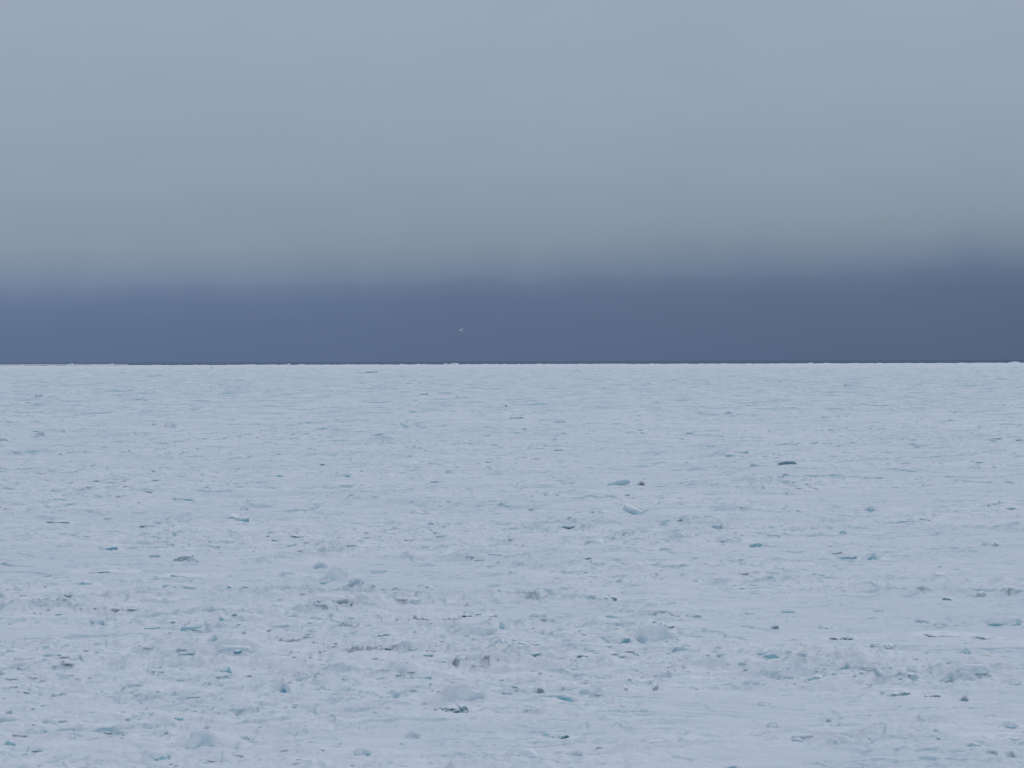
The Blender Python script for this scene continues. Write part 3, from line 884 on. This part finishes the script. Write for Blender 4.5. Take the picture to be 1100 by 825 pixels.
# ------------------------------------------------------------------ sky: fog lifted off a dark bank, overcast above
SUN_EL, SUN_AZ = R(42), R(38)       # the sun stands ahead and to the right, behind the overcast
world = bpy.data.worlds.new('World')
S.world = world
world.use_nodes = True
nt = world.node_tree
nt.nodes.clear()
out = nt.nodes.new('ShaderNodeOutputWorld')
bg = nt.nodes.new('ShaderNodeBackground')
bg.inputs['Strength'].default_value = .1
nt.links.new(bg.outputs[0], out.inputs[0])
sky = node(nt, 'ShaderNodeTexSky', sky_type='NISHITA', sun_disc=False, sun_elevation=SUN_EL, sun_rotation=SUN_AZ)
tc = nt.nodes.new('ShaderNodeTexCoord').outputs['Generated']
sep = nt.nodes.new('ShaderNodeSeparateXYZ')
nt.links.new(tc, sep.inputs[0])


def math_n(op, a, b=None, c=None):
    n = node(nt, 'ShaderNodeMath', operation=op)
    for i, q in enumerate((a, b, c)):
        if q is None:
            continue
        if hasattr(q, 'is_output'):
            nt.links.new(q, n.inputs[i])
        else:
            n.inputs[i].default_value = q
    return n.outputs[0]


def lin(c):
    return tuple(((v / 255 + .055) / 1.055) ** 2.4 if v > 10 else v / 255 / 12.92 for v in c)


def scaled(sx, sy, sz):
    n = node(nt, 'ShaderNodeVectorMath', operation='MULTIPLY')
    nt.links.new(tc, n.inputs[0])
    n.inputs[1].default_value = (sx, sy, sz)
    return n.outputs[0]


zc, xc = sep.outputs[2], sep.outputs[0]
streak = math_n('SUBTRACT', noise(nt, 1, 4, scaled(42, 42, 26)), .5)
broad = math_n('SUBTRACT', noise(nt, 1, 2, scaled(9, 9, 22)), .5)
xcl = math_n('MAXIMUM', math_n('MINIMUM', xc, .35), -.35)
# the bank stands higher to the right; its top is ragged
shift = math_n('ADD', math_n('MULTIPLY', xcl, .019), math_n('ADD', math_n('MULTIPLY', streak, .005), math_n('MULTIPLY', broad, .009)))
low = maprange(nt, zc, .006, .02)
zz = math_n('SUBTRACT', zc, math_n('MULTIPLY', shift, low))
fac = math_n('DIVIDE', zz, 400 / FPX)
ramp = nt.nodes.new('ShaderNodeValToRGB')
ramp.color_ramp.interpolation = 'LINEAR'
stops = [(0, (88, 106, 134)), (40, (91, 109, 136)), (68, (95, 113, 140)), (84, (102, 119, 145)), (96, (112, 129, 152)), (113, (123, 138, 157)), (130, (131, 145, 160)),
         (152, (137, 150, 165)), (195, (144, 157, 172)), (280, (150, 163, 179)), (390, (154, 167, 183))]
el = ramp.color_ramp.elements
while len(el) < len(stops):
    el.new(.5)
for e, (px, c) in zip(el, stops):
    e.position = px / 400
    e.color = (*lin(c), 1)
nt.links.new(fac, ramp.inputs[0])
# soft unevenness inside the bank and the fog
ten = node(nt, 'ShaderNodeVectorMath', operation='SCALE')
nt.links.new(ramp.outputs[0], ten.inputs[0])
uneven = math_n('ADD', 1, math_n('ADD', math_n('MULTIPLY', math_n('SUBTRACT', noise(nt, 1, 3, scaled(26, 26, 60)), .5), .06),
                                 math_n('MULTIPLY', math_n('SUBTRACT', noise(nt, 1, 2, scaled(7, 7, 16)), .5), .06)))
uneven = math_n('SUBTRACT', uneven, math_n('MULTIPLY', math_n('MULTIPLY', xcl, .65), maprange(nt, zc, .05, .02)))
nt.links.new(math_n('MULTIPLY', uneven, 10), ten.inputs[3])
up = maprange(nt, zc, .11, .75)
ZEN = (5.4, 6.22, 7.38)
over = mixrgb(nt, ten.outputs[0], ZEN, up)
# the dark bank stands only ahead; unseen low sky behind the viewer is brightened to light the fronts
behind = math_n('MULTIPLY', maprange(nt, sep.outputs[1], .25, -.35), math_n('SUBTRACT', 1, up))
over = mixrgb(nt, over, (5.0, 5.85, 7.0), behind)
final = mixrgb(nt, over, sky.outputs[0], math_n('MULTIPLY', maprange(nt, zc, .15, .8), .18))
nt.links.new(final, bg.inputs[0])

sd = bpy.data.lights.new('sun', 'SUN')
sd.energy = .5
sd.angle = R(30)
sd.color = (1, .96, .9)
so = bpy.data.objects.new('sun', sd)
COL.objects.link(so)
v = Vector((math.sin(SUN_AZ) * math.cos(SUN_EL), math.cos(SUN_AZ) * math.cos(SUN_EL), math.sin(SUN_EL)))
so.rotation_euler = v.to_track_quat('Z', 'Y').to_euler()
so.location = v * 100

S.render.engine = 'CYCLES'
S.cycles.max_bounces = 6
S.view_settings.view_transform = 'Standard'
S.view_settings.look = 'None'
S.view_settings.exposure = 0
S.view_settings.gamma = 1
S.view_settings.use_curve_mapping = False
